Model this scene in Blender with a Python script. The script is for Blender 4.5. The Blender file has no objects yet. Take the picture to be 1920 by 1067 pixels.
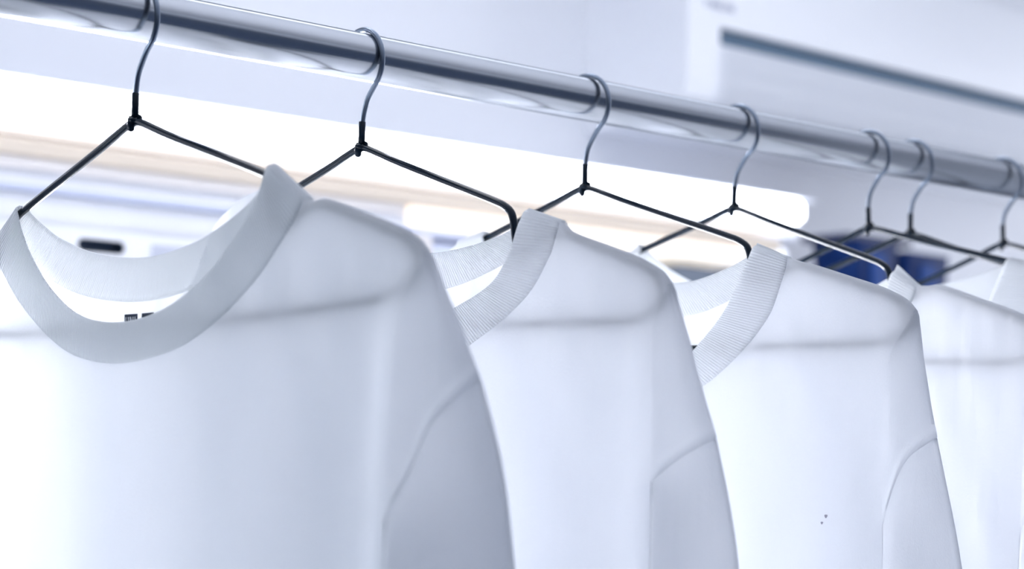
import bpy, bmesh, math, random
from mathutils import Vector, Matrix
random.seed(7)
SC = bpy.context.scene
COL = SC.collection
Z0 = 1.85                      # height of the rail axis above the floor
RR = 0.0125                    # rail radius

# ------------------------------------------------------------------ camera
cam = bpy.data.cameras.new('camera')
camo = bpy.data.objects.new('camera', cam)
COL.objects.link(camo)
r_ = Vector((0.7019804, 0.71217022, 0.00609052))
u_ = Vector((0.06094322, -0.06858722, 0.99578196))
f_ = Vector((-0.70958399, 0.69864825, 0.09154883))
m = Matrix((r_, u_, -f_)).transposed().to_4x4()
m.translation = Vector((0.82478, -0.29760, -0.21760 + Z0))
camo.matrix_world = m
cam.sensor_width = 36.0
cam.lens = 36.0 * 3947.9 / 1920.0
cam.clip_start = 0.02
cam.dof.use_dof = True
cam.dof.focus_distance = 1.06
cam.dof.aperture_fstop = 7.6
SC.camera = camo

# ------------------------------------------------------------------ world, exposure
w = bpy.data.worlds.new('world')
SC.world = w
w.use_nodes = True
w.node_tree.nodes['Background'].inputs[0].default_value = (0.62, 0.72, 0.95, 1)
w.node_tree.nodes['Background'].inputs[1].default_value = 0.6
vs = SC.view_settings
vs.view_transform = 'Standard'
vs.look = 'None'
vs.gamma = 1.0
vs.exposure = 0.10
vs.use_curve_mapping = False
cy = SC.cycles
cy.max_bounces = 16
cy.diffuse_bounces = 10
cy.transmission_bounces = 12
cy.glossy_bounces = 4
cy.sample_clamp_indirect = 6.0
cy.use_denoising = True


def area(name, loc, rot, sx, sy, power, color):
    l = bpy.data.lights.new(name, 'AREA')
    l.shape = 'RECTANGLE'
    l.size = sx
    l.size_y = sy
    l.energy = power
    l.color = color
    o = bpy.data.objects.new(name, l)
    COL.objects.link(o)
    o.location = loc
    o.rotation_euler = rot
    return o


COOL = (0.92, 0.935, 1.0)
# added out-of-view fill lights, set to brighten the shirts and walls
area('far_fill', (0.0, 3.12, Z0 + 0.2), (math.radians(-90), 0, 0), 1.6, 0.8, 8.5, COOL)
area('low_fill', (-1.040, 0.90, Z0 - 0.70), (0, math.radians(-90), 0), 0.7, 1.05, 144, COOL)
area('near_fill', (-1.040, -1.4, Z0 - 0.85), (0, math.radians(-90), 0), 0.96, 1.6, 26, (0.80, 0.90, 1.0))

# ------------------------------------------------------------------ materials
def mat(name, color, rough=0.6, metal=0.0, emit=0.0, ecol=None, spec=0.5, bump=None):
    mm = bpy.data.materials.new(name)
    mm.use_nodes = True
    nt = mm.node_tree
    b = nt.nodes['Principled BSDF']
    b.inputs['Base Color'].default_value = (*color, 1)
    b.inputs['Roughness'].default_value = rough
    b.inputs['Metallic'].default_value = metal
    b.inputs['Specular IOR Level'].default_value = spec
    if emit:
        b.inputs['Emission Color'].default_value = (*(ecol or color), 1)
        b.inputs['Emission Strength'].default_value = emit
    if bump:
        scale, strength, dist = bump
        tc = nt.nodes.new('ShaderNodeTexCoord')
        n = nt.nodes.new('ShaderNodeTexNoise')
        n.inputs['Scale'].default_value = scale
        n.inputs['Detail'].default_value = 4
        bm_ = nt.nodes.new('ShaderNodeBump')
        bm_.inputs['Strength'].default_value = strength
        bm_.inputs['Distance'].default_value = dist
        nt.links.new(tc.outputs['Object'], n.inputs['Vector'])
        nt.links.new(n.outputs['Fac'], bm_.inputs['Height'])
        nt.links.new(bm_.outputs['Normal'], b.inputs['Normal'])
    return mm


def cloth_mat(name, color, trans, rib=False):
    mm = bpy.data.materials.new(name)
    mm.use_nodes = True
    nt = mm.node_tree
    for n in list(nt.nodes):
        nt.nodes.remove(n)
    out = nt.nodes.new('ShaderNodeOutputMaterial')
    mix = nt.nodes.new('ShaderNodeMixShader')
    mix.inputs[0].default_value = trans
    d = nt.nodes.new('ShaderNodeBsdfDiffuse')
    t = nt.nodes.new('ShaderNodeBsdfTranslucent')
    d.inputs['Color'].default_value = (*color, 1)
    d.inputs['Roughness'].default_value = 0.6
    t.inputs['Color'].default_value = (*color, 1)
    nt.links.new(d.outputs[0], mix.inputs[1])
    nt.links.new(t.outputs[0], mix.inputs[2])
    nt.links.new(mix.outputs[0], out.inputs[0])
    tc = nt.nodes.new('ShaderNodeTexCoord')
    # fine knit: noise stretched along the wales
    mp = nt.nodes.new('ShaderNodeMapping')
    mp.inputs['Scale'].default_value = (1800, 1800, 700)
    no = nt.nodes.new('ShaderNodeTexNoise')
    no.inputs['Scale'].default_value = 1.0
    no.inputs['Detail'].default_value = 2
    nt.links.new(tc.outputs['Object'], mp.inputs[0])
    nt.links.new(mp.outputs[0], no.inputs['Vector'])
    b1 = nt.nodes.new('ShaderNodeBump')
    b1.inputs['Strength'].default_value = 0.12 if rib else 0.35
    b1.inputs['Distance'].default_value = 0.0004
    nt.links.new(no.outputs['Fac'], b1.inputs['Height'])
    # soft vertical drape wrinkles
    if not rib:
        mp2 = nt.nodes.new('ShaderNodeMapping')
        mp2.inputs['Scale'].default_value = (34, 34, 5)
        mp2.inputs['Rotation'].default_value = (0, 0.12, 0)
        n2 = nt.nodes.new('ShaderNodeTexNoise')
        n2.inputs['Scale'].default_value = 1.0
        n2.inputs['Detail'].default_value = 3
        b0 = nt.nodes.new('ShaderNodeBump')
        b0.inputs['Strength'].default_value = 0.5
        b0.inputs['Distance'].default_value = 0.006
        nt.links.new(tc.outputs['Object'], mp2.inputs[0])
        nt.links.new(mp2.outputs[0], n2.inputs['Vector'])
        nt.links.new(n2.outputs['Fac'], b0.inputs['Height'])
        nt.links.new(b0.outputs[0], b1.inputs['Normal'])
    last = b1
    if rib:
        uv = nt.nodes.new('ShaderNodeUVMap')
        sx = nt.nodes.new('ShaderNodeSeparateXYZ')
        nt.links.new(uv.outputs[0], sx.inputs[0])
        mu = nt.nodes.new('ShaderNodeMath')
        mu.operation = 'MULTIPLY'
        mu.inputs[1].default_value = 2 * math.pi / 1.5
        nt.links.new(sx.outputs[0], mu.inputs[0])
        sn = nt.nodes.new('ShaderNodeMath')
        sn.operation = 'SINE'
        nt.links.new(mu.outputs[0], sn.inputs[0])
        b2 = nt.nodes.new('ShaderNodeBump')
        b2.inputs['Strength'].default_value = 0.7
        b2.inputs['Distance'].default_value = 0.00032
        nt.links.new(sn.outputs[0], b2.inputs['Height'])
        nt.links.new(b1.outputs[0], b2.inputs['Normal'])
        last = b2
    nt.links.new(last.outputs[0], d.inputs['Normal'])
    nt.links.new(last.outputs[0], t.inputs['Normal'])
    return mm


M = dict(
    cloth=cloth_mat('white_jersey', (0.95, 0.955, 0.965), 0.45),
    rib=cloth_mat('white_rib_knit', (0.95, 0.96, 0.965), 0.42, rib=True),
    thread=mat('white_thread', (0.8, 0.82, 0.85), 0.8),
    hook=mat('hook_steel', (0.20, 0.24, 0.30), 0.30, 0.9),
    coat=mat('black_coated_wire', (0.003, 0.010, 0.020), 0.16, 0.0, spec=0.22),
    ink=mat('navy_print', (0.010, 0.022, 0.05), 0.7),
    white_ink=mat('print_gap_white', (0.85, 0.87, 0.92), 0.8),
    stain=mat('grey_stain', (0.35, 0.33, 0.38), 0.9),
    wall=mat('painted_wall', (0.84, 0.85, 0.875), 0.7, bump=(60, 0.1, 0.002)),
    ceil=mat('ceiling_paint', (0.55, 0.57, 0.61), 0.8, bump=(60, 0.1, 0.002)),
    floor=mat('floor_tile', (0.05, 0.075, 0.13), 0.35, bump=(8, 0.05, 0.002)),
    greywall=mat('grey_wall_paint', (0.42, 0.45, 0.50), 0.8, bump=(30, 0.1, 0.002)),
    dark=mat('dark_panel', (0.018, 0.034, 0.07), 0.5, bump=(30, 0.1, 0.002)),
    plastic=mat('white_plastic', (0.90, 0.91, 0.93), 0.4, bump=(300, 0.03, 0.0005)),
    lamp=mat('lamp_diffuser', (0.9, 0.93, 1.0), 0.4, emit=7.5, ecol=(0.93, 0.95, 1.0)),
    lamp_dim=mat('lower_diffuser', (0.9, 0.92, 0.97), 0.4, emit=0.55, ecol=(0.94, 0.95, 1.0)),
    ceil_fill=mat('ceiling_fill_glow', (0.9, 0.92, 0.95), 0.4, emit=2.15, ecol=(0.93, 0.95, 1.0)),
    warm=mat('warm_diffuser', (1.0, 0.95, 0.88), 0.4, emit=0.5, ecol=(1.0, 0.90, 0.77)),
    lampbody=mat('lamp_housing', (0.80, 0.82, 0.88), 0.4),
    wood=mat('pale_wood', (0.80, 0.69, 0.56), 0.5, bump=(40, 0.1, 0.001)),
    cream=mat('cream_laminate', (0.88, 0.83, 0.79), 0.5),
    palegrey=mat('pale_grey_laminate', (0.86, 0.865, 0.89), 0.5),
    bluegrey=mat('blue_grey_laminate', (0.62, 0.66, 0.80), 0.5),
    cabinet=mat('white_laminate', (0.95, 0.955, 0.97), 0.4),
    slot=mat('dark_recess', (0.012, 0.03, 0.065), 0.6),
    slotac=mat('grey_louver_gap', (0.07, 0.13, 0.20), 0.6),
    plate=mat('grey_plate', (0.56, 0.58, 0.66), 0.5),
    blue=mat('blue_plastic', (0.001, 0.022, 0.115), 0.5, spec=0.2, bump=(25, 0.4, 0.004)),
    bluelight=mat('light_blue_plastic', (0.002, 0.05, 0.24), 0.5, spec=0.2),
    navy=mat('navy_rim', (0.03, 0.04, 0.10), 0.5),
    greybox=mat('grey_card', (0.16, 0.19, 0.24), 0.7),
    paper=mat('white_paper', (0.86, 0.87, 0.92), 0.8),
    frame=mat('fill_frame_white', (0.75, 0.77, 0.8), 0.4),
)


def rail_mat():
    mm = mat('brushed_stainless', (0.46, 0.475, 0.50), 0.2, 1.0)
    nt = mm.node_tree
    b = nt.nodes['Principled BSDF']
    b.inputs['Specular Tint'].default_value = (0.45, 0.47, 0.5, 1)
    tc = nt.nodes.new('ShaderNodeTexCoord')
    mp = nt.nodes.new('ShaderNodeMapping')
    mp.inputs['Scale'].default_value = (900, 5, 900)
    no = nt.nodes.new('ShaderNodeTexNoise')
    no.inputs['Scale'].default_value = 1.0
    no.inputs['Detail'].default_value = 3
    bu = nt.nodes.new('ShaderNodeBump')
    bu.inputs['Strength'].default_value = 0.12
    bu.inputs['Distance'].default_value = 0.0002
    nt.links.new(tc.outputs['Object'], mp.inputs[0])
    nt.links.new(mp.outputs[0], no.inputs['Vector'])
    nt.links.new(no.outputs['Fac'], bu.inputs['Height'])
    nt.links.new(bu.outputs[0], b.inputs['Normal'])
    return mm


M['steel'] = rail_mat()

# ------------------------------------------------------------------ mesh helpers
def link(name, bm, mats, parent=None, smooth=True):
    me = bpy.data.meshes.new(name)
    bm.normal_update()
    bm.to_mesh(me)
    bm.free()
    for mm in (mats if isinstance(mats, (list, tuple)) else [mats]):
        me.materials.append(mm)
    if smooth:
        for p in me.polygons:
            p.use_smooth = True
    o = bpy.data.objects.new(name, me)
    COL.objects.link(o)
    if parent:
        o.parent = parent
    return o


def box(bm, x0, x1, y0, y1, z0, z1, bev=0.0, mi=0):
    n0 = len(bm.faces)
    r = bmesh.ops.create_cube(bm, size=1)
    for v in r['verts']:
        v.co = Vector(((x0 + x1) / 2 + v.co.x * (x1 - x0), (y0 + y1) / 2 + v.co.y * (y1 - y0), (z0 + z1) / 2 + v.co.z * (z1 - z0)))
    es = list({e for v in r['verts'] for e in v.link_edges})
    fs = {f for v in r['verts'] for f in v.link_faces}
    if bev:
        rb = bmesh.ops.bevel(bm, geom=es, offset=bev, segments=3, affect='EDGES', profile=0.5)
        fs |= set(rb['faces'])
    for f in fs:
        if f.is_valid:
            f.material_index = mi
    return bm


def tube(bm, pts, rad, n=12, cap=True, mi=0):
    pts = [Vector(p) for p in pts]
    rings = []
    t0 = (pts[1] - pts[0]).normalized()
    up = Vector((0, 1, 0)) if abs(t0.y) < 0.9 else Vector((1, 0, 0))
    nrm = t0.cross(up).normalized()
    for i, p in enumerate(pts):
        if i == 0:
            t = t0
        elif i == len(pts) - 1:
            t = (pts[-1] - pts[-2]).normalized()
        else:
            t = ((pts[i + 1] - p).normalized() + (p - pts[i - 1]).normalized()).normalized()
        nrm = (nrm - t * nrm.dot(t)).normalized()
        b = t.cross(nrm)
        rr = rad[i] if isinstance(rad, (list, tuple)) else rad
        rings.append([bm.verts.new(p + (nrm * math.cos(a) + b * math.sin(a)) * rr) for a in [2 * math.pi * k / n for k in range(n)]])
    for a, b in zip(rings, rings[1:]):
        for k in range(n):
            f = bm.faces.new((a[k], a[(k + 1) % n], b[(k + 1) % n], b[k]))
            f.material_index = mi
    if cap:
        bm.faces.new(rings[0][::-1]).material_index = mi
        bm.faces.new(rings[-1]).material_index = mi
    return bm


def spline(P, n=8):
    """Catmull-Rom through the points."""
    P = [Vector(p) for p in P]
    out = []
    for i in range(len(P) - 1):
        p0 = P[i - 1] if i else P[0] * 2 - P[1]
        p1, p2 = P[i], P[i + 1]
        p3 = P[i + 2] if i + 2 < len(P) else P[-1] * 2 - P[-2]
        # centripetal-ish tangents scaled by the segment length
        d = (p2 - p1).length
        m1 = (p2 - p0) / max((p2 - p1).length + (p1 - p0).length, 1e-9) * d
        m2 = (p3 - p1) / max((p3 - p2).length + (p2 - p1).length, 1e-9) * d
        for k in range(n):
            t = k / n
            out.append(p1 * (2 * t**3 - 3 * t**2 + 1) + m1 * (t**3 - 2 * t**2 + t) + p2 * (-2 * t**3 + 3 * t**2) + m2 * (t**3 - t**2))
    out.append(P[-1])
    return out


def curve1(P, n=10):
    return [(v.x, v.y) for v in spline([(a, b, 0) for a, b in P], n)]


def curve0(P, n=10):
    """same, but flat where it crosses the centre line"""
    Q = [(-P[1][0], P[1][1])] + list(P)
    return curve1(Q, n)[n:]


def interp(P, x):
    """piecewise-linear y(x); P sorted by x ascending"""
    if x <= P[0][0]:
        return P[0][1]
    for (a, b), (c, d) in zip(P, P[1:]):
        if x <= c:
            return b + (d - b) * (x - a) / (c - a) if c > a else d
    return P[-1][1]


def sstep(a, b, x):
    t = min(1, max(0, (x - a) / (b - a)))
    return t * t * (3 - 2 * t)


def empty(name, label=None, cat=None, group=None, loc=(0, 0, 0), rot=(0, 0, 0)):
    o = bpy.data.objects.new(name, None)
    COL.objects.link(o)
    o.location = loc
    o.rotation_euler = rot
    o.empty_display_size = 0.05
    return tag(o, label, cat, group)


def tag(o, label=None, cat=None, group=None, kind=None):
    for k, v in (('label', label), ('category', cat), ('group', group), ('kind', kind)):
        if v:
            o[k] = v
    return o


def struct(name, bm, mm, smooth=False):
    return tag(link(name, bm, mm, None, smooth), kind='structure')


# ------------------------------------------------------------------ the room
XW, XR, YN, YF, ZC = -1.08, 2.0, -2.5, 3.2, Z0 + 0.78
struct('floor', box(bmesh.new(), XW - 0.1, XR + 0.1, YN - 0.1, YF + 0.1, -0.1, 0), M['floor'])
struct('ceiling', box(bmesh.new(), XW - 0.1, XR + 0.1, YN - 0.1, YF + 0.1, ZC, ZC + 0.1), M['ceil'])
struct('wall_left', box(bmesh.new(), XW - 0.1, XW, YN - 0.1, YF + 0.1, 0, ZC), M['wall'])
struct('wall_far', box(bmesh.new(), XW, XR + 0.1, YF, YF + 0.1, 0, ZC), M['greywall'])
struct('wall_near', box(bmesh.new(), XW, XR + 0.1, YN - 0.1, YN, 0, ZC), M['dark'])
struct('wall_right', box(bmesh.new(), XR, XR + 0.1, YN, YF, 0, ZC), M['greywall'])
# unseen dark panel added to make the dark band reflected in the rail
struct('rail_reflection_panel', box(bmesh.new(), XR - 0.02, XR - 0.0005, YN, YF, 0, Z0 + 0.42), M['dark'])
# unseen frame added round the far fill light
bm = bmesh.new()
wx0, wx1, wz0, wz1 = -0.86, 0.86, Z0 - 0.26, Z0 + 0.66
for x0, x1, z0, z1 in ((wx0, wx1, wz0, wz0 + 0.05), (wx0, wx1, wz1 - 0.05, wz1), (wx0, wx0 + 0.05, wz0 + 0.0505, wz1 - 0.0505), (wx1 - 0.05, wx1, wz0 + 0.0505, wz1 - 0.0505)):
    box(bm, x0, x1, YF - 0.05, YF, z0, z1, 0.004)
struct('fill_frame_1', bm, M['frame'])
bm = bmesh.new()
wy0, wy1, wz0, wz1 = 0.32, 1.48, Z0 - 1.10, Z0 - 0.30
for y0, y1, z0, z1 in ((wy0, wy1, wz0, wz0 + 0.05), (wy0, wy1, wz1 - 0.05, wz1), (wy0, wy0 + 0.05, wz0 + 0.0505, wz1 - 0.0505), (wy1 - 0.05, wy1, wz0 + 0.0505, wz1 - 0.0505)):
    box(bm, XW + 0.0005, XW + 0.05, y0, y1, z0, z1, 0.004)
struct('fill_frame_2', bm, M['frame'])  # unseen frame added round the low fill light, solid wall behind
bm = bmesh.new()
wy0, wy1, wz0, wz1 = -2.26, -0.54, Z0 - 1.38, Z0 - 0.32
for y0, y1, z0, z1 in ((wy0, wy1, wz0, wz0 + 0.05), (wy0, wy1, wz1 - 0.05, wz1), (wy0, wy0 + 0.05, wz0 + 0.0505, wz1 - 0.0505), (wy1 - 0.05, wy1, wz0 + 0.0505, wz1 - 0.0505)):
    box(bm, XW + 0.0005, XW + 0.05, y0, y1, z0, z1, 0.004)
struct('fill_frame_3', bm, M['frame'])  # another added frame, out of view, for the near fill light

# ------------------------------------------------------------------ rail
rail = empty('clothes_rail', 'brushed stainless steel clothes rail running across the room, all the hangers hang on it', 'clothes rail', loc=(0, YN, Z0))
bm = bmesh.new()
L = YF - YN - 0.004
tube(bm, [(0, 0.002 + L * k / 40, 0) for k in range(41)], RR, 64)
link('pipe', bm, M['steel'], rail)
for yy in (0.0, L - 0.008):
    bm = bmesh.new()
    tube(bm, [(0, yy + 0.002, 0), (0, yy + 0.010, 0)], 0.03, 40)
    link('wall_flange', bm, M['steel'], rail)

# ------------------------------------------------------------------ hangers
# per hanger: y on the rail, yaw, roll (deg), x and z offset of the frame (mm), hook centre shift (mm)
HG = [
    (0.2648, -3.508, 0.7249, -0.2, -1.2, 0.0),
    (0.4062, -2.182, 2.1433, -0.1, 2.6, -2.5),
    (0.5738, 1.673, 1.3270, 0.3, -1.4, 0.0),
    (0.7103, -0.578, 2.8361, 0.0, -0.3, 0.0),
    (0.8445, 4.185, -1.9237, -0.3, -1.1, 0.0),
    (0.8974, -0.663, 1.7218, 0.0, 0.0, 0.0),
    (1.0079, -0.357, -0.9356, 0.3, 1.8, 0.0),
]
mmv = 0.001


def hanger_root(i, name, label, cat, group):
    y, yaw, roll, dx, dz, cx = HG[i]
    return empty(name, label, cat, group, (0, y, RR + Z0), (0, math.radians(roll), math.radians(yaw)))


FR = [(0, -62.3), (6, -63.6), (30, -71.9), (60, -81.5), (90, -91.0), (106, -96.2), (112.5, -98.7), (117.5, -102.2), (119.8, -108), (121.0, -114), (123.0, -119.5), (127.5, -122.3),
      (133, -121.3), (140, -117.9), (147, -115.3), (154, -114.6), (163, -117.0), (180, -122.4), (200, -128.8), (210, -132.4), (216.5, -136.2), (220.2, -142), (219.5, -148.5), (214.5, -153), (207, -155.0), (195, -155.4), (150, -155.5), (100, -155.6), (50, -155.7), (0, -155.8)]


def build_hanger(i, label):
    y, yaw, roll, dx, dz, cx = HG[i]
    root = hanger_root(i, 'wire_hanger', label, 'clothes hanger', 'black wire hangers on the rail')
    # hook: steel wire
    R = 17.4
    c = (cx, -math.sqrt(max(3.6**2 - cx * cx, 0)) - 12.5)
    c = (cx, c[1] + 0.0)
    # the wire rests on the pipe: top of its inner side touches the pipe top
    inner = R - 1.35
    cz = -12.35 - math.sqrt(max((inner - 12.5) ** 2 - cx * cx, 0.01))
    P = []
    for k in range(0, 33):
        a = math.radians(188 - (188 + 38) * k / 32)
        P.append((cx + R * math.cos(a), 0, cz + R * math.sin(a)))
    z_end = -62.0 + dz
    tail = [(9.3 + cx * .6 + dx, -30.3 + dz * .3), (5.2 + cx * .5 + dx, -35.4 + dz * .4), (2.0 + dx * 1, -40.6 + dz * .6), (0.6 + dx, -46 + dz * .8), (0.1 + dx, -52 + dz), (dx, z_end)]
    Q = spline([Vector((p[0], 0, p[2])) for p in P[-2:]] + [Vector((a, 0, b)) for a, b in tail], 6)
    pts = [Vector(p) * mmv for p in P[:-2]] + [q * mmv for q in Q]
    bm = bmesh.new()
    tube(bm, pts, 1.4 * mmv, 14)
    link('hook', bm, M['hook'], root)
    # black coated neck over the lower end of the hook
    bm = bmesh.new()
    zs = z_end
    tube(bm, [Vector((dx, 0, zs + 13.5)) * mmv, Vector((dx, 0, zs + 13.2)) * mmv, Vector((dx, 0, zs + 6)) * mmv, Vector((dx, 0, zs)) * mmv], [1.45 * mmv, 1.8 * mmv, 1.8 * mmv, 1.9 * mmv], 14)
    link('coated_neck', bm, M['coat'], root)
    # frame: one bent coated wire, with the twisted knot under the hook
    sag = 5.5 if i == 0 else 0.5
    half = spline([Vector((a, 0, b - (sag * (1 - (a / 207) ** 2) if b < -154.9 else 0))) for a, b in FR], 6)
    left = [Vector((-v.x, 0, v.z)) for v in half]
    full = left[:-1][::1] + [left[-1]] + half[::-1][1:]
    off = Vector((dx, 0, dz))
    bm = bmesh.new()
    tube(bm, [(v + off) * mmv for v in full], 1.9 * mmv, 16)
    # the knot: a turn and a half of wire round the stem plus its drooping end
    kp = []
    for k in range(40):
        a = 2 * math.pi * 1.6 * k / 39
        kp.append(Vector((dx + 2.3 * math.cos(a), 2.3 * math.sin(a), -60.2 + dz - 3.4 * k / 39)) * mmv)
    tube(bm, kp, 1.35 * mmv, 10)
    tube(bm, [Vector((dx - 0.3, -1.4, dz - 60)) * mmv, Vector((dx - 0.4, -1.8, dz - 64)) * mmv, Vector((dx - 0.5, -1.5, dz - 66.6)) * mmv, Vector((dx - 0.5, -1.2, dz - 67.4)) * mmv], [1.5 * mmv, 2.0 * mmv, 1.7 * mmv, 0.7 * mmv], 12)
    link('frame', bm, M['coat'], root)
    return root


HL = [
    'black wire hanger at the left end, in front, its shirt neckline wide open',
    'second black wire hanger from the left, bare arm bend beside its shirt collar',
    'third black wire hanger from the left, right arm crossing the fourth hanger',
    'fourth black wire hanger from the left, right arm passing the blue bins',
    'fifth black wire hanger from the left, in front of the close pair on the right',
    'sixth black wire hanger from the left, rear one of the close pair on the right',
    'last black wire hanger at the right end of the row, cut by the picture edge',
]
for i in range(7):
    build_hanger(i, HL[i])

# ------------------------------------------------------------------ shirts (local units: mm)
SH = dict()
base_front_in = [(0, -158.5), (38, -153.5), (70, -139), (94, -120.5), (107, -105), (110, -99), (113, -94.2)]
base_front_out = [(0, -177), (42, -172.5), (72, -162), (105, -143), (124, -127), (134, -117), (139, -110.8)]
base_back_in = [(0, -127), (45, -122.5), (80, -112.5), (100, -103), (108, -98.5), (111, -96.5), (113, -94.2)]
base_back_out = [(0, -147), (55, -141.5), (98, -128), (120, -119), (131, -114), (136, -112), (139, -110.8)]
UP = [(90, -88), (99, -90.6), (108, -93.8), (116, -98.5), (124, -104.5), (133, -109.6), (142, -112), (147, -112.2), (153, -111.5),
      (160, -113.0), (187, -121.2), (203, -126.2), (212, -130.0), (218.5, -133.4), (224.0, -139.0)]
RY = [(-139, 0), (-141.5, -2.6), (-146, -2.9), (-157, -3.6), (-180, -4), (-217, -4.5), (-261, -5.5), (-430, -12), (-700, -16)]
S = [
    # x0 sideways shift of the neck, tilt of the neck; neck curves; sleeve fold, crease, seam
    dict(x0=4, fi=base_front_in, fo=base_front_out, bi=base_back_in, bo=base_back_out, sh=UP,
         flap=[(0, -147), (40, -143), (52, -128), (60, -115), (70, -107.5), (82, -104), (95, -102), (112, -101), (128, -105), (139, -110.8)],
         fold=[(-139, 224), (-148, 228), (-165, 235), (-188, 244), (-222, 251), (-258, 254), (-330, 264), (-430, 272)],
         ridge=[(-139, 224), (-146, 220), (-157, 214), (-170, 213), (-217, 216), (-261, 220), (-430, 220), (-700, 212)],
         ry=[(-139, 0), (-141.5, -2.6), (-146, -3.5), (-157, -5), (-180, -9), (-217, -13.5), (-261, -16.5), (-430, -18), (-700, -18)],
         fy=[(-139, 0), (-150, 2), (-165, 5), (-188, 10), (-222, 16), (-258, 20), (-330, 23), (-430, 24)],
         seam=[(0, -243), (0.25, -226), (0.45, -207), (0.7, -197), (1, -188)], ph=0.3),
    dict(x0=23, tilt=0.08, sh=UP,
         fi=[(0, -160), (30, -156), (61, -142.8), (87, -128.6), (98, -113.7), (103, -101.5), (108, -92.8)],
         fo=[(0, -183), (40, -176), (77, -156.5), (110, -133.6), (125, -113.4), (129, -103), (131, -97.8)],
         bi=[(0, -118), (35, -116.5), (61, -112), (84, -106), (98, -99.5), (104, -96), (108, -92.8)],
         bo=[(0, -138), (45, -133), (80, -122), (105, -110.5), (122, -102.5), (128, -99.6), (131, -97.8)],
         fold=[(-139, 224), (-148, 226.5), (-165, 231), (-207, 241), (-260, 249), (-330, 258), (-430, 266)],
         ridge=[(-139, 224), (-146, 221), (-157, 217), (-170, 218), (-217, 223), (-261, 226), (-430, 224), (-700, 214)],
         ry=[(-139, 0), (-141.5, -2.6), (-146, -2.9), (-157, -4), (-180, -6), (-217, -9), (-261, -11), (-430, -15), (-700, -16)],
         fy=[(-139, 0), (-150, 2), (-188, 9), (-207, 13), (-258, 20), (-430, 24)],
         seam=[(0, -226), (0.3, -219), (0.6, -213), (1, -206)], ph=1.7),
    dict(x0=23, tilt=0.085, sh=UP,
         fi=[(0, -174), (28, -171), (53, -159.5), (69, -146), (84, -128), (94, -109), (99, -99), (102, -92.5)],
         fo=[(0, -193), (35, -188), (69, -171), (90, -154), (111, -130.5), (119, -112), (122, -103.5), (123, -99)],
         bi=[(0, -117), (35, -116.5), (56, -114), (80, -106), (93, -99.5), (98, -96), (102, -92.5)],
         bo=[(0, -137), (45, -134.5), (75, -125.5), (97, -113.5), (113, -104.5), (119, -101), (123, -99)],
         fold=[(-139, 224), (-150, 225), (-165, 226), (-203, 230), (-265, 240), (-330, 250), (-430, 258)],
         ridge=[(-139, 224), (-146, 220.5), (-157, 213), (-170, 209), (-217, 207), (-261, 209), (-700, 206)],
         ry=RY,
         fy=[(-139, 0), (-150, 2), (-188, 8), (-207, 11), (-258, 17), (-430, 22)],
         seam=[(0, -246), (0.3, -226), (0.6, -212), (1, -202)], qp=2.2, ph=2.9),
    dict(x0=24, tilt=0.085, sh=UP,
         fi=[(0, -174), (28, -171), (53, -159.5), (69, -146), (84, -128), (94, -109), (98, -99), (101, -92)],
         fo=[(0, -193), (35, -188), (68, -171), (86, -154), (103, -130.5), (112, -113), (115, -106), (116, -102.3)],
         bi=[(0, -117), (35, -116.5), (56, -114), (80, -106), (93, -99.5), (98, -96), (101, -92)],
         bo=[(0, -137), (45, -134.5), (75, -125.5), (95, -113.5), (108, -106), (113, -103.6), (116, -102.3)],
         fold=[(-139, 224), (-150, 225.5), (-165, 227), (-203, 233), (-265, 244), (-330, 254), (-430, 262)],
         ridge=[(-139, 224), (-146, 221.5), (-157, 216), (-170, 214), (-217, 214), (-261, 214), (-700, 208)],
         ry=RY,
         fy=[(-139, 0), (-150, 2), (-188, 8), (-207, 11), (-258, 17), (-430, 22)],
         seam=[(0, -246), (0.3, -226), (0.6, -212), (1, -202)], qp=2.0, ph=4.1),
]
S += [dict(S[2]), dict(S[3]), dict(S[1])]
S[4].update(x0=0, tilt=0.0, bi=[(0, -108), (58, -103.5), (90, -98), (97, -95.5), (102, -92.5)], ph=5.0)
S[5].update(ph=0.9, thin=0.4)
S[4].update(thin=0.4)
S[6].update(ph=2.2)
WR = 2.5                          # cloth clears the wire axis by this much


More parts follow.
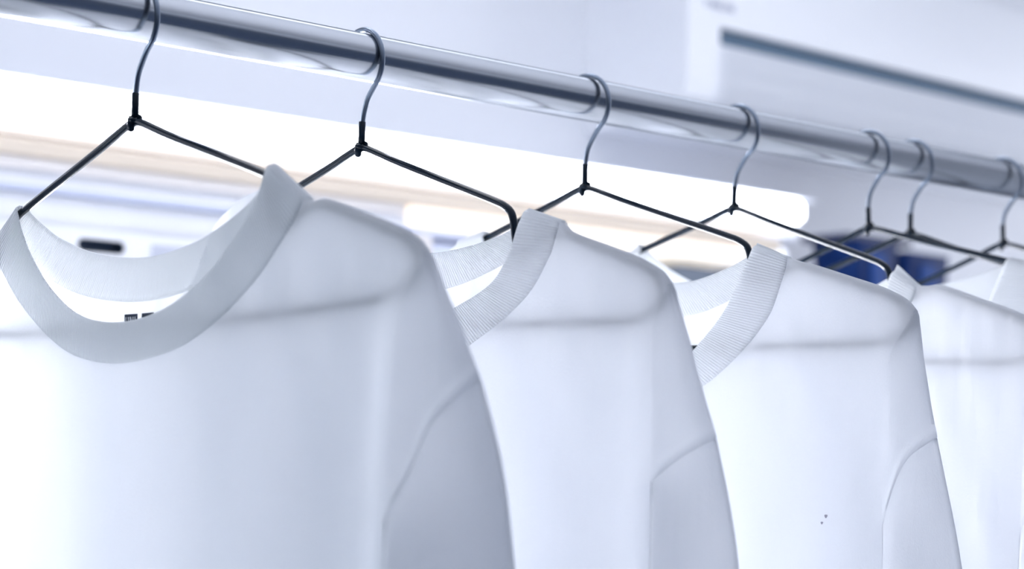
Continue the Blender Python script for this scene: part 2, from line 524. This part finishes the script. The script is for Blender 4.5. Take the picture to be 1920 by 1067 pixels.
def surf(s, sd, u, z, ztop, tx, back):
    """a point of the front (or back) of a shirt; u in 0..1 centre to crease, 1..2 crease to sleeve fold; sd = side sign"""
    ridge = interp(s['_r'], -z)
    th = s.get('thin', 1.0)
    ry = interp(s['_ry'], -z)
    fold = interp(s['_f'], -z)
    fy = interp(s['_fy'], -z) * th
    if ry < -2.6:
        ry = -2.6 + (ry + 2.6) * th
    d = max(0, ztop - z)
    sg = 1 if back else -1
    top_u = s['_tip'][0]
    ph = s['ph'] + (2.0 if back else 0)
    if u <= 1:
        w_ = min(1, max(0, (tx - 140) / (top_u - 140)))
        x = tx + w_ * w_ * (ridge - top_u)
        # gentle taper of the hanging torso
        # thickness of the shirt
        dr_ = d + 8 * (1 - sstep(s['_end'][sd] - 3, s['_end'][sd] + 1, tx))
        rnd = WR * math.sqrt(max(0, 1 - (1 - min(dr_ / 3.0, 1)) ** 2))
        k = th * sstep(150, 330, -z)
        mid = math.cos(min(1, x / 215) * math.pi / 2)
        neck = 3.0 * math.exp(-((x / 90) ** 2)) * (0.7 if back else 1.0)
        A = rnd + neck + k * 20 * (0.25 + 0.75 * mid)
        # hanging folds
        g = th * sstep(165, 420, -z)
        A += g * (5.0 * math.sin(sd * x / 21.0 + ph * 2.1) * math.sin(sd * x / 57 + ph) + 2.0 * math.sin(sd * x / 9.5 + ph * 3 + z / 300))
        g2 = sstep(158, 240, -z) * (1 - sstep(300, 460, -z))
        A += g2 * 2.0 * math.sin(sd * x / 14.0 + (z + 150) / 95 + ph * 1.7) * (1 - w_)
        A += 0.35 * math.sin(sd * x / 6.0 + z / 11 + ph) * sstep(4, 30, d) * sstep(0, 40, 210 - x)
        e = sstep(top_u - 30, top_u, tx)
        if d > 0:
            tgt = -ry
            A = A * (1 - e) + tgt * e
        A = max(A, rnd if x > 100 else rnd)
        y = sg * A
    else:
        q = u - 1
        x = ridge + (fold - ridge) * q
        y0 = -ry * sg
        y1 = fy
        if z > -192:
            # the cloth wraps round the wire tip
            ell = y0 * math.sqrt(max(0, 1 - q ** 3.5)) + y1 * q
            kz = 1 - sstep(160, 190, -z)
        else:
            ell = kz = 0
        bul = math.sin(q * math.pi) * (1.0 + 3.0 * sstep(150, 260, -z))
        # round the fold
        y = y0 + (y1 - y0) * (q ** s.get('qp', 1.15)) + sg * bul * 0.8
        y = y * (1 - kz) + ell * kz
        y += sg * 0.6 * math.sin(z / 13 + ph + q * 4) * q * (1 - q) * 4 * sstep(170, 220, -z)
    x = x + 0
    return Vector((sd * x, y, z))


def build_shirt(i, label):
    s = S[i]
    root = hanger_root(i, 'white_tshirt', label, 't-shirt', 'white t-shirts hanging on the rail')
    y, yaw, roll, dx, dz, cx = HG[i]
    dz_ = dz
    off = Vector((dx, 0, dz_))
    x0 = s['x0']
    s['_r'] = [(-a, b) for a, b in curve1(s['ridge'], 6)]
    s['_ry'] = [(-a, b) for a, b in curve1(s['ry'], 6)]
    s['_f'] = [(-a, b) for a, b in curve1(s['fold'], 6)]
    s['_fy'] = [(-a, b) for a, b in curve1(s['fy'], 6)]
    s['_tip'] = s['sh'][-1]
    tilt = s.get('tilt', 0.0)
    s['_end'] = {1: s['fo'][-1][0] + x0, -1: s['fo'][-1][0] - x0}
    seam = s['seam'] = curve1(s['seam'], 8) if len(s['seam']) < 9 else s['seam']
    bm = bmesh.new()
    slv = {}
    NB = 64
    for back in (False, True):
        sg = 1 if back else -1
        neck = curve0(s['bo'] if back else s['fo'], 8)
        cols = []
        for sd in (-1, 1):
            nk_ = neck
            if back and sd > 0 and 'flap' in s:
                nk_ = curve0(s['flap'], 8)
            line_ = [(a + sd * x0, b - tilt * sd * a) for a, b in nk_]
            end = line_[-1]
            sh = curve1([end] + [p for p in s['sh'] if p[0] > end[0] + 3.0], 6)
            line_ += sh[1:]
            cc = [(a / s['_tip'][0], a, b) for a, b in line_]
            cc2 = [(min(c[0], 1.0), c[1], c[2]) for c in cc]
            for q in range(1, 19):
                cc2.append((1 + q / 18, s['_tip'][0], s['_tip'][1]))
            cols.append((sd, cc2))
        allc = [(-1, c) for c in cols[0][1][::-1]] + [(1, c) for c in cols[1][1][1:]]
        rows = [0, .004, .01, .018, .03, .045] + [0.045 + 0.955 * (k / 44) ** 1.1 for k in range(1, 45)]
        grid = []
        for sd, (u, tx, tz) in allc:
            zs = interp(seam, u - 1) if u > 1 else seam[0][1]
            colv = []
            for t in rows:
                z = tz + (zs - tz) * t
                p = surf(s, sd, u, z, tz, tx, back)
                if back and sd > 0 and 'flap' in s and 55 < tx < 135:
                    p.y += 4.0 * sstep(55, 75, tx) * (1 - sstep(110, 135, tx)) * (1 - sstep(0, .5, t))
                if u > 1.0:
                    # raised double-stitched band just above the sleeve seam
                    lip = sstep(0.0, 1.0, 1 - min(1, abs(z - zs - 3.2) / 4.2)) * 1.1 * sstep(0, 0.12, u - 1) * (1 - sstep(0.93, 1, u - 1) * .6)
                    p += Vector((sd * 0.7, sg * 0.7, 0)) * lip
                colv.append(bm.verts.new((p + off) * mmv))
            grid.append(colv)
        for a, b in zip(grid, grid[1:]):
            for j in range(len(rows) - 1):
                q = (a[j], b[j], b[j + 1], a[j + 1])
                try:
                    f = bm.faces.new(q if not back else q[::-1])
                except ValueError:
                    pass
        # lower torso
        tors = [(k, c) for k, c in enumerate(allc) if c[1][0] <= 1.0]
        prev = None
        lows = []
        for k, (sd, (u, tx, tz)) in tors:
            zs = seam[0][1]
            colv = [grid[k][-1]]
            for jj in range(1, 41):
                z = zs + (-700 - zs) * (jj / 40)
                p = surf(s, sd, u, z, tz, tx, back)
                colv.append(bm.verts.new((p + off) * mmv))
            lows.append(colv)
        # closing columns to the side seam, both sides
        def side_cols(sd, first):
            out = []
            for q in range(1, 6):
                a = q / 5 * math.pi / 2
                colv = []
                for jj in range(0, 41):
                    zs = seam[0][1]
                    z = zs + (-700 - zs) * (jj / 40)
                    rg = interp(s['_r'], -z)
                    ry = interp(s['_ry'], -z)
                    if ry < -2.6:
                        ry = -2.6 + (ry + 2.6) * s.get('thin', 1.0)
                    p = Vector((sd * (rg - 8 + 8 * math.cos(a)), sg * (-ry) * math.cos(a), z))
                    colv.append(bm.verts.new((p + off) * mmv))
                out.append(colv)
            return out
        lows = side_cols(-1, lows[0])[::-1] + lows + side_cols(1, lows[-1])
        for a, b in zip(lows, lows[1:]):
            for j in range(40):
                q = (a[j], b[j], b[j + 1], a[j + 1])
                bm.faces.new(q if not back else q[::-1])
    bmesh.ops.remove_doubles(bm, verts=bm.verts, dist=0.00002)
    bmesh.ops.dissolve_degenerate(bm, dist=0.000005, edges=bm.edges)
    link('body', bm, M['cloth'], root)
    # sleeves
    for sd in (-1, 1):
        bm = bmesh.new()
        ring0 = []
        us = [1 + q / 18 for q in range(19)]
        spec = [(u, False) for u in us] + [(u, True) for u in us[::-1][1:]]
        NR = 40
        grid = []
        for u, back in spec:
            sg = 1 if back else -1
            zs = interp(seam, u - 1) + 1.0
            colv = []
            for j in range(NR + 1):
                t = j / NR
                z = zs + (-425 - zs) * t
                p = surf(s, sd, u, z, s['_tip'][1], s['_tip'][0], back)
                ins = 0.7
                p -= Vector((sd * 0.7, sg * 0.7, 0)) * ins * (1 - sstep(0, .06, t))
                # sleeve cloth swings a little away from the torso lower down
                colv.append(bm.verts.new((p + off) * mmv))
            grid.append(colv)
        # inner side of the tube
        for q in range(1, 8):
            t2 = q / 8
            colv = []
            for j in range(NR + 1):
                t = j / NR
                z = seam[0][1] + 1 + (-425 - seam[0][1] - 1) * t
                a = grid[-1 - (q - 1)][j].co / mmv - off if False else None
                pb = surf(s, sd, 1, z, s['_tip'][1], s['_tip'][0], True)
                pf = surf(s, sd, 1, z, s['_tip'][1], s['_tip'][0], False)
                p = pb.lerp(pf, t2)
                p.x += -sd * 3.0 * math.sin(t2 * math.pi)
                colv.append(bm.verts.new((p + off) * mmv))
            grid.append(colv)
        grid.append(grid[0])
        for a, b in zip(grid, grid[1:]):
            for j in range(NR):
                q = (a[j], b[j], b[j + 1], a[j + 1])
                bm.faces.new(q if sd > 0 else q[::-1])
        link('sleeve', bm, M['cloth'], root)
    # ribbed collar: a thick band, front and back
    bm = bmesh.new()
    uvl = bm.loops.layers.uv.new('UVMap')
    sec = []
    loop = []
    for back, rng in ((False, 1), (True, -1)):
        ci = curve0(s['bi'] if back else s['fi'], 12)
        co = curve0(s['bo'] if back else s['fo'], 12)
        pr = list(zip(ci, co))
        full = [(-1, p) for p in pr[::-1]] + [(1, p) for p in pr[1:]]
        if back:
            full = full[::-1][1:-1]
        for sd, ((xi, zi), (xo, zo)) in full:
            loop.append((sd, back, xi, zi, xo, zo))
    n = len(loop)
    NW = 12
    outer, inner = [], []
    arc = 0
    arcs = []
    pm = None
    wmax = [p for p in loop]
    for idx, (sd, back, xi, zi, xo, zo) in enumerate(loop):
        sg = 1 if back else -1
        cr = s['fo'][-1][0]
        # how close to the crest (0 at crest, 1 away)
        c = 1 - sstep(0, 1, max(0, (xo / cr - 0.93) / 0.07)) if xo > 0.93 * cr else 1
        pin = Vector((sd * xi + x0, 0, zi - tilt * sd * xi))
        pout = Vector((sd * xo + x0, 0, zo - tilt * sd * xo))
        co_, ci_ = [], []
        for k in range(NW + 1):
            t = k / NW
            p = pin.lerp(pout, t)
            xx = abs(p.x)
            nk = 3.0 * math.exp(-((xx / 90) ** 2)) * (0.7 if back else 1.0)
            # distance below the crest line
            zc = zi if False else (interp([(s['fo'][-1][0] - 27, s['fi'][-1][1]), (s['fo'][-1][0], s['fo'][-1][1])], abs(sd * (xi + (xo - xi) * t))))
            d = max(0, zc - (zi + (zo - zi) * t))
            rnd = WR * math.sqrt(max(0, 1 - (1 - min(d / 3.2, 1)) ** 2))
            # the band stands slightly forward at its free edge
            yb = rnd + nk + 0.25 * math.sin(t * math.pi) * c + (1 - t) * 2.0 * math.exp(-((xx / 70) ** 2))
            puff = 0.55
            co_.append(Vector((p.x, sg * (yb + puff), p.z + (0.7 if d < 3 else 0))))
            ci_.append(Vector((p.x, sg * (yb - puff), p.z - (0.5 if d < 3 else 0))))
        mid = (co_[NW // 2])
        if pm is not None:
            arc += (mid - pm).length
        pm = mid
        arcs.append(arc)
        # closed cross-section: outer side, rounded seam edge, inner side, rounded free edge
        e1 = (co_[-1] + ci_[-1]) / 2 + (co_[-1] - co_[-2]).normalized() * 0.5
        e0 = (co_[0] + ci_[0]) / 2 + (co_[0] - co_[1]).normalized() * 0.7
        ring = co_ + [e1] + ci_[::-1] + [e0]
        sec.append([bm.verts.new((p + off) * mmv) for p in ring])
    tot = arc + 2
    m_ = len(sec[0])
    for a in range(n):
        b = (a + 1) % n
        ua, ub = arcs[a], (arcs[b] if b else tot)
        for k in range(m_):
            k2 = (k + 1) % m_
            f = bm.faces.new((sec[a][k], sec[b][k], sec[b][k2], sec[a][k2]))
            for lp, uu in zip(f.loops, (ua, ub, ub, ua)):
                lp[uvl].uv = (uu, 0)
    bmesh.ops.recalc_face_normals(bm, faces=bm.faces)
    link('collar', bm, M['rib'], root)
    return root, off


SL = [
    'white t-shirt at the left end in front, wide open round neck with printed squares inside',
    'second white t-shirt from the left, coarse ribbed collar beside the bare hanger bend',
    'third white t-shirt from the left, two tiny grey spots low on its front',
    'fourth white t-shirt from the left, small peaked collar in front of the blue bins',
    'fifth white t-shirt from the left, only its neck and shoulder showing at the right edge',
    'sixth white t-shirt from the left, almost hidden behind the fifth shirt',
    'last white t-shirt of the row, furthest along the rail at the right end',
]
shirts = [build_shirt(i, SL[i]) for i in range(7)]


def size_print(i, cx, ztop, sc=1.0):
    """two dark printed squares with knocked-out lettering on the inside of the back panel"""
    root, off = shirts[i]
    s = S[i]
    bm = bmesh.new()
    W, H, G = 9.2 * sc, 9.2 * sc, 2.9 * sc

    def yb(x, z):
        return surf(s, 1 if x >= 0 else -1, abs(x) / s['_tip'][0], z, z + 20, abs(x), True).y

    def rect(x0, x1, z0, z1, lift, mi, nx=3, sk=0.0):
        vs_ = []
        for a in range(nx + 1):
            for b in range(nx + 1):
                x = x0 + (x1 - x0) * a / nx
                z = z0 + (z1 - z0) * b / nx
                vs_.append(bm.verts.new((Vector((x, yb(x, z) - lift, z)) + off) * mmv))
        for a in range(nx):
            for b in range(nx):
                k = a * (nx + 1) + b
                f = bm.faces.new((vs_[k], vs_[k + nx + 1], vs_[k + nx + 2], vs_[k + 1]))
                f.material_index = mi
    for q, bx in enumerate((cx - G / 2 - W, cx + G / 2)):
        rect(bx, bx + W, ztop - H, ztop, 0.25, 0)
        def bar(a, b, c, d):          # in tenths of the square, from its top-left corner
            rect(bx + a * W / 10, bx + b * W / 10, ztop - d * H / 10, ztop - c * H / 10, 0.40, 1, 1)
        if q == 0:
            # U N I
            bar(1.0, 1.7, 1.2, 4.6); bar(2.9, 3.6, 1.2, 4.6); bar(1.0, 3.6, 3.9, 4.6)
            bar(4.3, 5.0, 1.2, 4.6); bar(6.4, 7.1, 1.2, 4.6)
            for k in range(6):
                bar(4.9 + k * .27, 5.3 + k * .27, 1.3 + k * .5, 2.2 + k * .5)
            bar(7.9, 8.6, 1.2, 4.6)
            # Q L O
            bar(1.0, 1.7, 5.6, 8.8); bar(2.9, 3.6, 5.6, 8.8); bar(1.0, 3.6, 5.6, 6.2); bar(1.0, 3.6, 8.2, 8.8); bar(2.4, 3.9, 7.6, 8.1)
            bar(4.4, 5.1, 5.6, 8.8); bar(4.4, 6.2, 8.2, 8.8)
            bar(6.7, 7.4, 5.6, 8.8); bar(8.4, 9.1, 5.6, 8.8); bar(6.7, 9.1, 5.6, 6.2); bar(6.7, 9.1, 8.2, 8.8)
        else:
            # the four katakana of the second square
            bar(2.4, 4.0, 1.9, 2.6); bar(3.2, 4.0, 1.9, 4.4); bar(0.9, 4.6, 3.8, 4.4)
            bar(5.8, 8.4, 1.8, 2.4); bar(5.4, 8.9, 3.8, 4.4)
            bar(1.6, 4.0, 5.6, 6.2); bar(3.4, 4.0, 5.6, 8.8); bar(1.0, 1.7, 6.0, 7.4); bar(1.8, 3.6, 8.2, 8.8)
            bar(5.6, 8.8, 5.6, 6.2); bar(5.6, 6.2, 5.6, 8.8); bar(8.2, 8.8, 5.6, 8.8); bar(5.6, 8.8, 8.2, 8.8)
    o = link('neck_print', bm, [M['ink'], M['white_ink']], root)
    o['label'] = 'dark printed squares with white lettering inside the back neck'


size_print(0, 1.8, -153.0, 1.22)

# two small grey spots on the third shirt
bm = bmesh.new()
root, off = shirts[2]
for sx, sz, rad in ((175.5, -243, 0.9), (173.5, -246.5, 0.7)):
    yy = surf(S[2], 1, sx / S[2]['_tip'][0], sz, -118, sx, False).y
    ring = []
    for k in range(10):
        a = 2 * math.pi * k / 10
        rr = rad * (1 + 0.2 * math.sin(3 * a))
        x, z = sx + rr * math.cos(a), sz + rr * math.sin(a)
        ring.append(bm.verts.new((Vector((x, surf(S[2], 1, x / S[2]['_tip'][0], z, -118, x, False).y - 0.12, z)) + off) * mmv))
    bm.faces.new(ring)
tag(link('stain', bm, M['stain'], root), 'two small grey spots')

# ------------------------------------------------------------------ things on the left wall
XF = -0.90


def B(*a, **k):
    bm = bmesh.new()
    x0, x1, y0, y1, z0, z1 = a[:6]
    return box(bm, x0, x1, y0, y1, z0 + Z0, z1 + Z0, *a[6:], **k)


# long wall lamp
lp = empty('wall_batten_lamp', 'long glowing white batten lamp on the wall behind the rail', 'lamp')
b = B(XW, XF - 0.03, -2.4, 1.98, 0.106, 0.160, 0.004)
box(b, XF - 0.03, XF + 0.001, -2.4, 1.98, 0.157 + Z0, 0.160 + Z0, 0.001)
link('housing', b, M['lampbody'], lp, False)
bm = bmesh.new()
# upper tube and lower tube, a slim divider between
prof = [(XF - 0.03, 0.1265), (XF - 0.01, 0.1265), (XF, 0.132), (XF, 0.150), (XF - 0.01, 0.1565), (XF - 0.03, 0.1565)]


def extr(bm, prof, y0, y1):
    a = [bm.verts.new((x, y0, z + Z0)) for x, z in prof]
    c = [bm.verts.new((x, y1, z + Z0)) for x, z in prof]
    for k in range(len(prof)):
        k2 = (k + 1) % len(prof)
        bm.faces.new((a[k], a[k2], c[k2], c[k]))
    bm.faces.new(a[::-1])
    bm.faces.new(c)
    bmesh.ops.recalc_face_normals(bm, faces=bm.faces)
    return bm


link('diffuser', extr(bm, prof, -2.38, 1.95), M['lamp'], lp, False)
prof2 = [(XF - 0.03, 0.1075), (XF - 0.012, 0.1075), (XF - 0.004, 0.109), (XF - 0.004, 0.1155), (XF - 0.012, 0.1175), (XF - 0.03, 0.1175)]
link('diffuser', extr(bmesh.new(), prof2, -2.38, 1.90), M['lamp_dim'], lp, False)

# wooden shelf under the lamp
shf = empty('wall_shelf', 'long narrow shelf with a pale wooden front edge under the batten lamp', 'shelf')
link('board', B(XW, XF, -2.4, 1.90, 0.083, 0.099, 0.002), M['wood'], shf, False)
link('lower_strip', B(XW, XF - 0.004, -2.4, 1.24, 0.0715, 0.083, 0.001), M['cream'], shf, False)
link('back_rail', B(XW, XF - 0.010, -2.4, 1.40, 0.0565, 0.0715, 0.001), M['palegrey'], shf, False)
link('edge_strip', B(XW, XF - 0.006, -2.4, 1.40, 0.0505, 0.0565, 0.001), M['bluegrey'], shf, False)
link('back_panel', B(XW, XF - 0.012, -2.4, 1.25, 0.0192, 0.0500, 0.001), M['palegrey'], shf, False)
link('strip_lamp', B(XW, XF - 0.002, 1.245, 1.84, 0.060, 0.083, 0.003), M['warm'], shf, False)

# white cabinet with a slot handle
cab = empty('wall_cabinet', 'white cabinet below the shelf with a dark slot handle', 'cabinet')
bm = bmesh.new()
y0, y1, z0, z1 = 0.808, 0.870, -0.0035, 0.0125 - 0.001
# front panel with an oblong opening
link('carcass', B(XW, XF - 0.018, -2.4, 1.25, -0.26, 0.013 + 0.004, 0.003), M['cabinet'], cab, False)
yc, zc, hw, hh = 0.842, 0.0035, 0.027, 0.0066
ov = []
for k in range(32):
    a = 2 * math.pi * k / 32
    ox = (hw - hh) * (1 if math.cos(a) > 0 else -1)
    ov.append((yc + ox + hh * math.cos(a), zc + hh * math.sin(a)))
OY0, OY1, OZ0, OZ1 = 0.30, 1.25, -0.26, 0.019
fr = [bm.verts.new((XF, a, b + Z0)) for a, b in ov]
bk = [bm.verts.new((XF - 0.016, a, b + Z0)) for a, b in ov]
oc = []
for a, b in ov:
    dx_, dz_ = a - yc, b - zc
    tx_ = ((OY1 - yc) if dx_ > 0 else (yc - OY0)) / max(abs(dx_), 1e-9)
    tz_ = ((OZ1 - zc) if dz_ > 0 else (zc - OZ0)) / max(abs(dz_), 1e-9)
    t = min(tx_, tz_)
    oc.append(bm.verts.new((XF, yc + dx_ * t, zc + dz_ * t + Z0)))
for k in range(32):
    k2 = (k + 1) % 32
    bm.faces.new((fr[k], fr[k2], oc[k2], oc[k]))
    bm.faces.new((bk[k], bk[k2], fr[k2], fr[k]))
for (a, b, c, d) in ((OY0, OZ0, OY0, OZ1), (OY1, OZ0, OY1, OZ1)):
    pass
bmesh.ops.recalc_face_normals(bm, faces=bm.faces)
dr = link('door', bm, M['cabinet'], cab, False)
bm = bmesh.new()
bk = [bm.verts.new((XF - 0.0155, a, b + Z0)) for a, b in ov]
fr = [bm.verts.new((XF - 0.0005, yc + (a - yc) * 0.985, zc + (b - zc) * 0.95 + Z0)) for a, b in ov]
for k in range(32):
    bm.faces.new((bk[k], bk[(k + 1) % 32], fr[(k + 1) % 32], fr[k]))
bm.faces.new(bk)
sl = link('slot_handle', bm, M['slot'], dr, False)
sl['label'] = 'dark oblong slot handle'
link('door', B(XF - 0.016, XF, -2.4, 0.296, -0.26, 0.019, 0.002), M['cabinet'], cab, False)
pl = link('plate', B(XF, XF + 0.002, 0.900, 0.950, -0.035, 0.0105, 0.0005), M['plate'], cab, False)
pl['label'] = 'grey rectangular plate'
link('end_post', B(XW, XF + 0.001, 1.2515, 1.275, -0.26, 0.050, 0.002), M['cream'], cab, False)

# low cabinet further along
lc = empty('wall_cabinet', 'white wall cabinet further along the wall carrying the boxes and blue bins', 'cabinet')
link('carcass', B(XW + 0.03, XF - 0.02, 1.277, 3.1, -0.26, -0.012, 0.003), M['cabinet'], lc, False)
link('worktop', B(XW + 0.03, XF + 0.06, 1.277, 3.12, -0.011, 0.010, 0.003), M['cabinet'], lc, False)

def tbin(x0, x1, y0, y1, z0, z1, label, light=False):
    """open bin with rolled rim, slightly flared"""
    root = empty('storage_bin', label, 'bin', 'blue storage bins')
    bm = bmesh.new()
    def ring(sx, zz, inset):
        c = 0.012
        X0, X1, Y0, Y1 = x0 + inset, x1 - inset, y0 + inset, y1 - inset
        pts = []
        for (cx_, cy_, a0) in ((X1 - c, Y1 - c, 0), (X0 + c, Y1 - c, 90), (X0 + c, Y0 + c, 180), (X1 - c, Y0 + c, 270)):
            for k in range(5):
                a = math.radians(a0 + k * 22.5)
                pts.append(bm.verts.new((cx_ + c * math.cos(a), cy_ + c * math.sin(a), zz + Z0)))
        return pts
    H = z1 - z0
    rs = [ring(0, z0, 0.008), ring(0, z0 + H * .5, 0.004), ring(0, z1 - 0.004, 0.001), ring(0, z1 - 0.001, 0.0), ring(0, z1, 0.001), ring(0, z1 - 0.003, 0.004), ring(0, z0 + 0.004, 0.011)]
    for a, b in zip(rs, rs[1:]):
        for k in range(20):
            bm.faces.new((a[k], a[(k + 1) % 20], b[(k + 1) % 20], b[k]))
    bm.faces.new(rs[0][::-1])
    bm.faces.new(rs[-1])
    bmesh.ops.recalc_face_normals(bm, faces=bm.faces)
    link('shell', bm, M['blue'], root, True)
    link('front_panel', B(x1 - 0.004, x1 + 0.002, y0 + (y1 - y0) * 0.30, y0 + (y1 - y0) * 0.62, z0 + 0.012, z1 - 0.015, 0.002), M['bluelight'], root, False)['label'] = 'lighter blue front panel'
    return root


tbin(-0.985, XF, 2.070, 2.175, 0.0105, 0.114, 'taller blue storage bin, the left one behind the fourth hanger')
tbin(-0.985, XF + 0.004, 2.180, 2.296, 0.0105, 0.106, 'shorter blue storage bin, right of the taller bin')
bm = B(-0.99, XF - 0.01, 2.060, 2.215, 0.115, 0.124, 0.002)
tag(link('bin_lid', bm, M['navy'], None, False), 'dark navy flat lid lying on the blue storage bins', 'lid')

# boxes and a roll on the worktop
tag(link('card_box', B(-1.03, XF - 0.01, 1.285, 1.40, 0.0105, 0.045, 0.002), M['bluegrey'], None, False), 'small blue grey box seen between the first and second shirts', 'box')
tag(link('grey_case', B(-1.03, XF - 0.01, 1.70, 1.83, 0.0105, 0.052, 0.004), M['greybox'], None, False), 'dark grey low case seen behind the third shirt neckline', 'case')
rl = empty('paper_roll', 'round white paper roll standing left of the blue bins', 'paper roll', loc=(-0.955, 1.936, Z0 + 0.0105))
bm = bmesh.new()
tube(bm, [(0, 0, 0.0), (0, 0, 0.004), (0, 0, 0.078), (0, 0, 0.082)], [0.026, 0.030, 0.030, 0.026], 40)
link('paper', bm, M['paper'], rl)
bm = bmesh.new()
tube(bm, [(0, 0, 0.0821), (0, 0, 0.0835)], 0.009, 24)
link('core', bm, M['wood'], rl)

# ------------------------------------------------------------------ air conditioner
ac = empty('air_conditioner', 'white wall air conditioner high on the wall above the rail, long grey air slot', 'air conditioner')
AX = XW
y0, y1 = 1.712, 2.76
Y0S, Y1S = 1.776, 2.70
AD = 0.180
P_ = [(AX, 0.240), (AX + 0.10, 0.243), (AX + 0.155, 0.252), (AX + 0.172, 0.270), (AX + 0.178, 0.295), (AX + AD, 0.343),
      (AX + AD, 0.366), (AX + AD + 0.001, 0.40), (AX + AD - 0.002, 0.50), (AX + AD - 0.015, 0.535), (AX + AD - 0.05, 0.548), (AX, 0.550)]
bm = bmesh.new()


def strip(bm, pts, ya, yb):
    a = [bm.verts.new((x, ya, z + Z0)) for x, z in pts]
    c = [bm.verts.new((x, yb, z + Z0)) for x, z in pts]
    for k in range(len(pts) - 1):
        bm.faces.new((a[k], c[k], c[k + 1], a[k + 1]))


for ya, yb in ((y0, Y0S), (Y1S, y1)):
    strip(bm, P_, ya, yb)
strip(bm, P_[:6], Y0S, Y1S)
strip(bm, P_[6:], Y0S, Y1S)
for yy in (y0, y1):
    bm.faces.new([bm.verts.new((x, yy, z + Z0)) for x, z in P_])
# recess behind the slot
for (xa, za, xb, zb) in ((AX + AD, 0.343, AX + 0.14, 0.338), (AX + AD, 0.366, AX + 0.14, 0.363)):
    v = [bm.verts.new(c) for c in ((xa, Y0S, za + Z0), (xa, Y1S, za + Z0), (xb, Y1S, zb + Z0), (xb, Y0S, zb + Z0))]
    bm.faces.new(v)
bmesh.ops.remove_doubles(bm, verts=bm.verts, dist=0.0001)
bmesh.ops.recalc_face_normals(bm, faces=bm.faces)
link('housing', bm, M['plastic'], ac, False)
sa = link('air_slot', B(AX + 0.135, AX + 0.174, Y0S + 0.0005, Y1S - 0.0005, 0.3440, 0.3625), M['slotac'], ac, False)
sa['label'] = 'grey blue air slot'
bm = bmesh.new()
strip(bm, [(x + 0.0022, z - 0.001) for x, z in P_[2:6]], Y0S + 0.002, Y1S - 0.002)
bmesh.ops.solidify(bm, geom=bm.faces[:], thickness=0.0015)
link('louver', bm, M['plastic'], ac, False)
# small grey maker's mark, an unreadable row of letters
bm = bmesh.new()
for k in range(6):
    ya = 1.746 + k * 0.0098
    zz = 0.3885
    box(bm, AX + AD + 0.0005, AX + AD + 0.0025, ya, ya + 0.0022, zz + Z0, zz + 0.009 + Z0)
    box(bm, AX + AD + 0.0005, AX + AD + 0.0025, ya + 0.0022, ya + 0.0070, zz + Z0 + (0.0 if k % 2 else 0.0068), zz + (0.0022 if k % 2 else 0.009) + Z0)
    if k % 3:
        box(bm, AX + AD + 0.0005, AX + AD + 0.0025, ya + 0.0048, ya + 0.0070, zz + Z0, zz + 0.009 + Z0)
link('mark', bm, M['plate'], ac, False)['label'] = 'small grey lettering'

# ------------------------------------------------------------------ added ceiling fill, out of view
cl = empty('ceiling_fill', 'long narrow fill light panel added on the ceiling above the clothes rail, out of view', 'lamp')
bm = bmesh.new()
cx_, cy_, hx_, hy_ = -0.45, 0.9, 0.17, 1.25
for a, b, c, d in ((-hx_, hx_, -hy_, .03 - hy_), (-hx_, hx_, hy_ - .03, hy_), (-hx_, .02 - hx_, .03 - hy_, hy_ - .03), (hx_ - .02, hx_, .03 - hy_, hy_ - .03)):
    box(bm, cx_ + a, cx_ + b, cy_ + c, cy_ + d, ZC - 0.06, ZC, 0.003)
link('frame', bm, M['lampbody'], cl, False)
link('diffuser', box(bmesh.new(), cx_ - hx_ + .02, cx_ + hx_ - .02, cy_ - hy_ + .03, cy_ + hy_ - .03, ZC - 0.05, ZC - 0.03), M['ceil_fill'], cl, False)
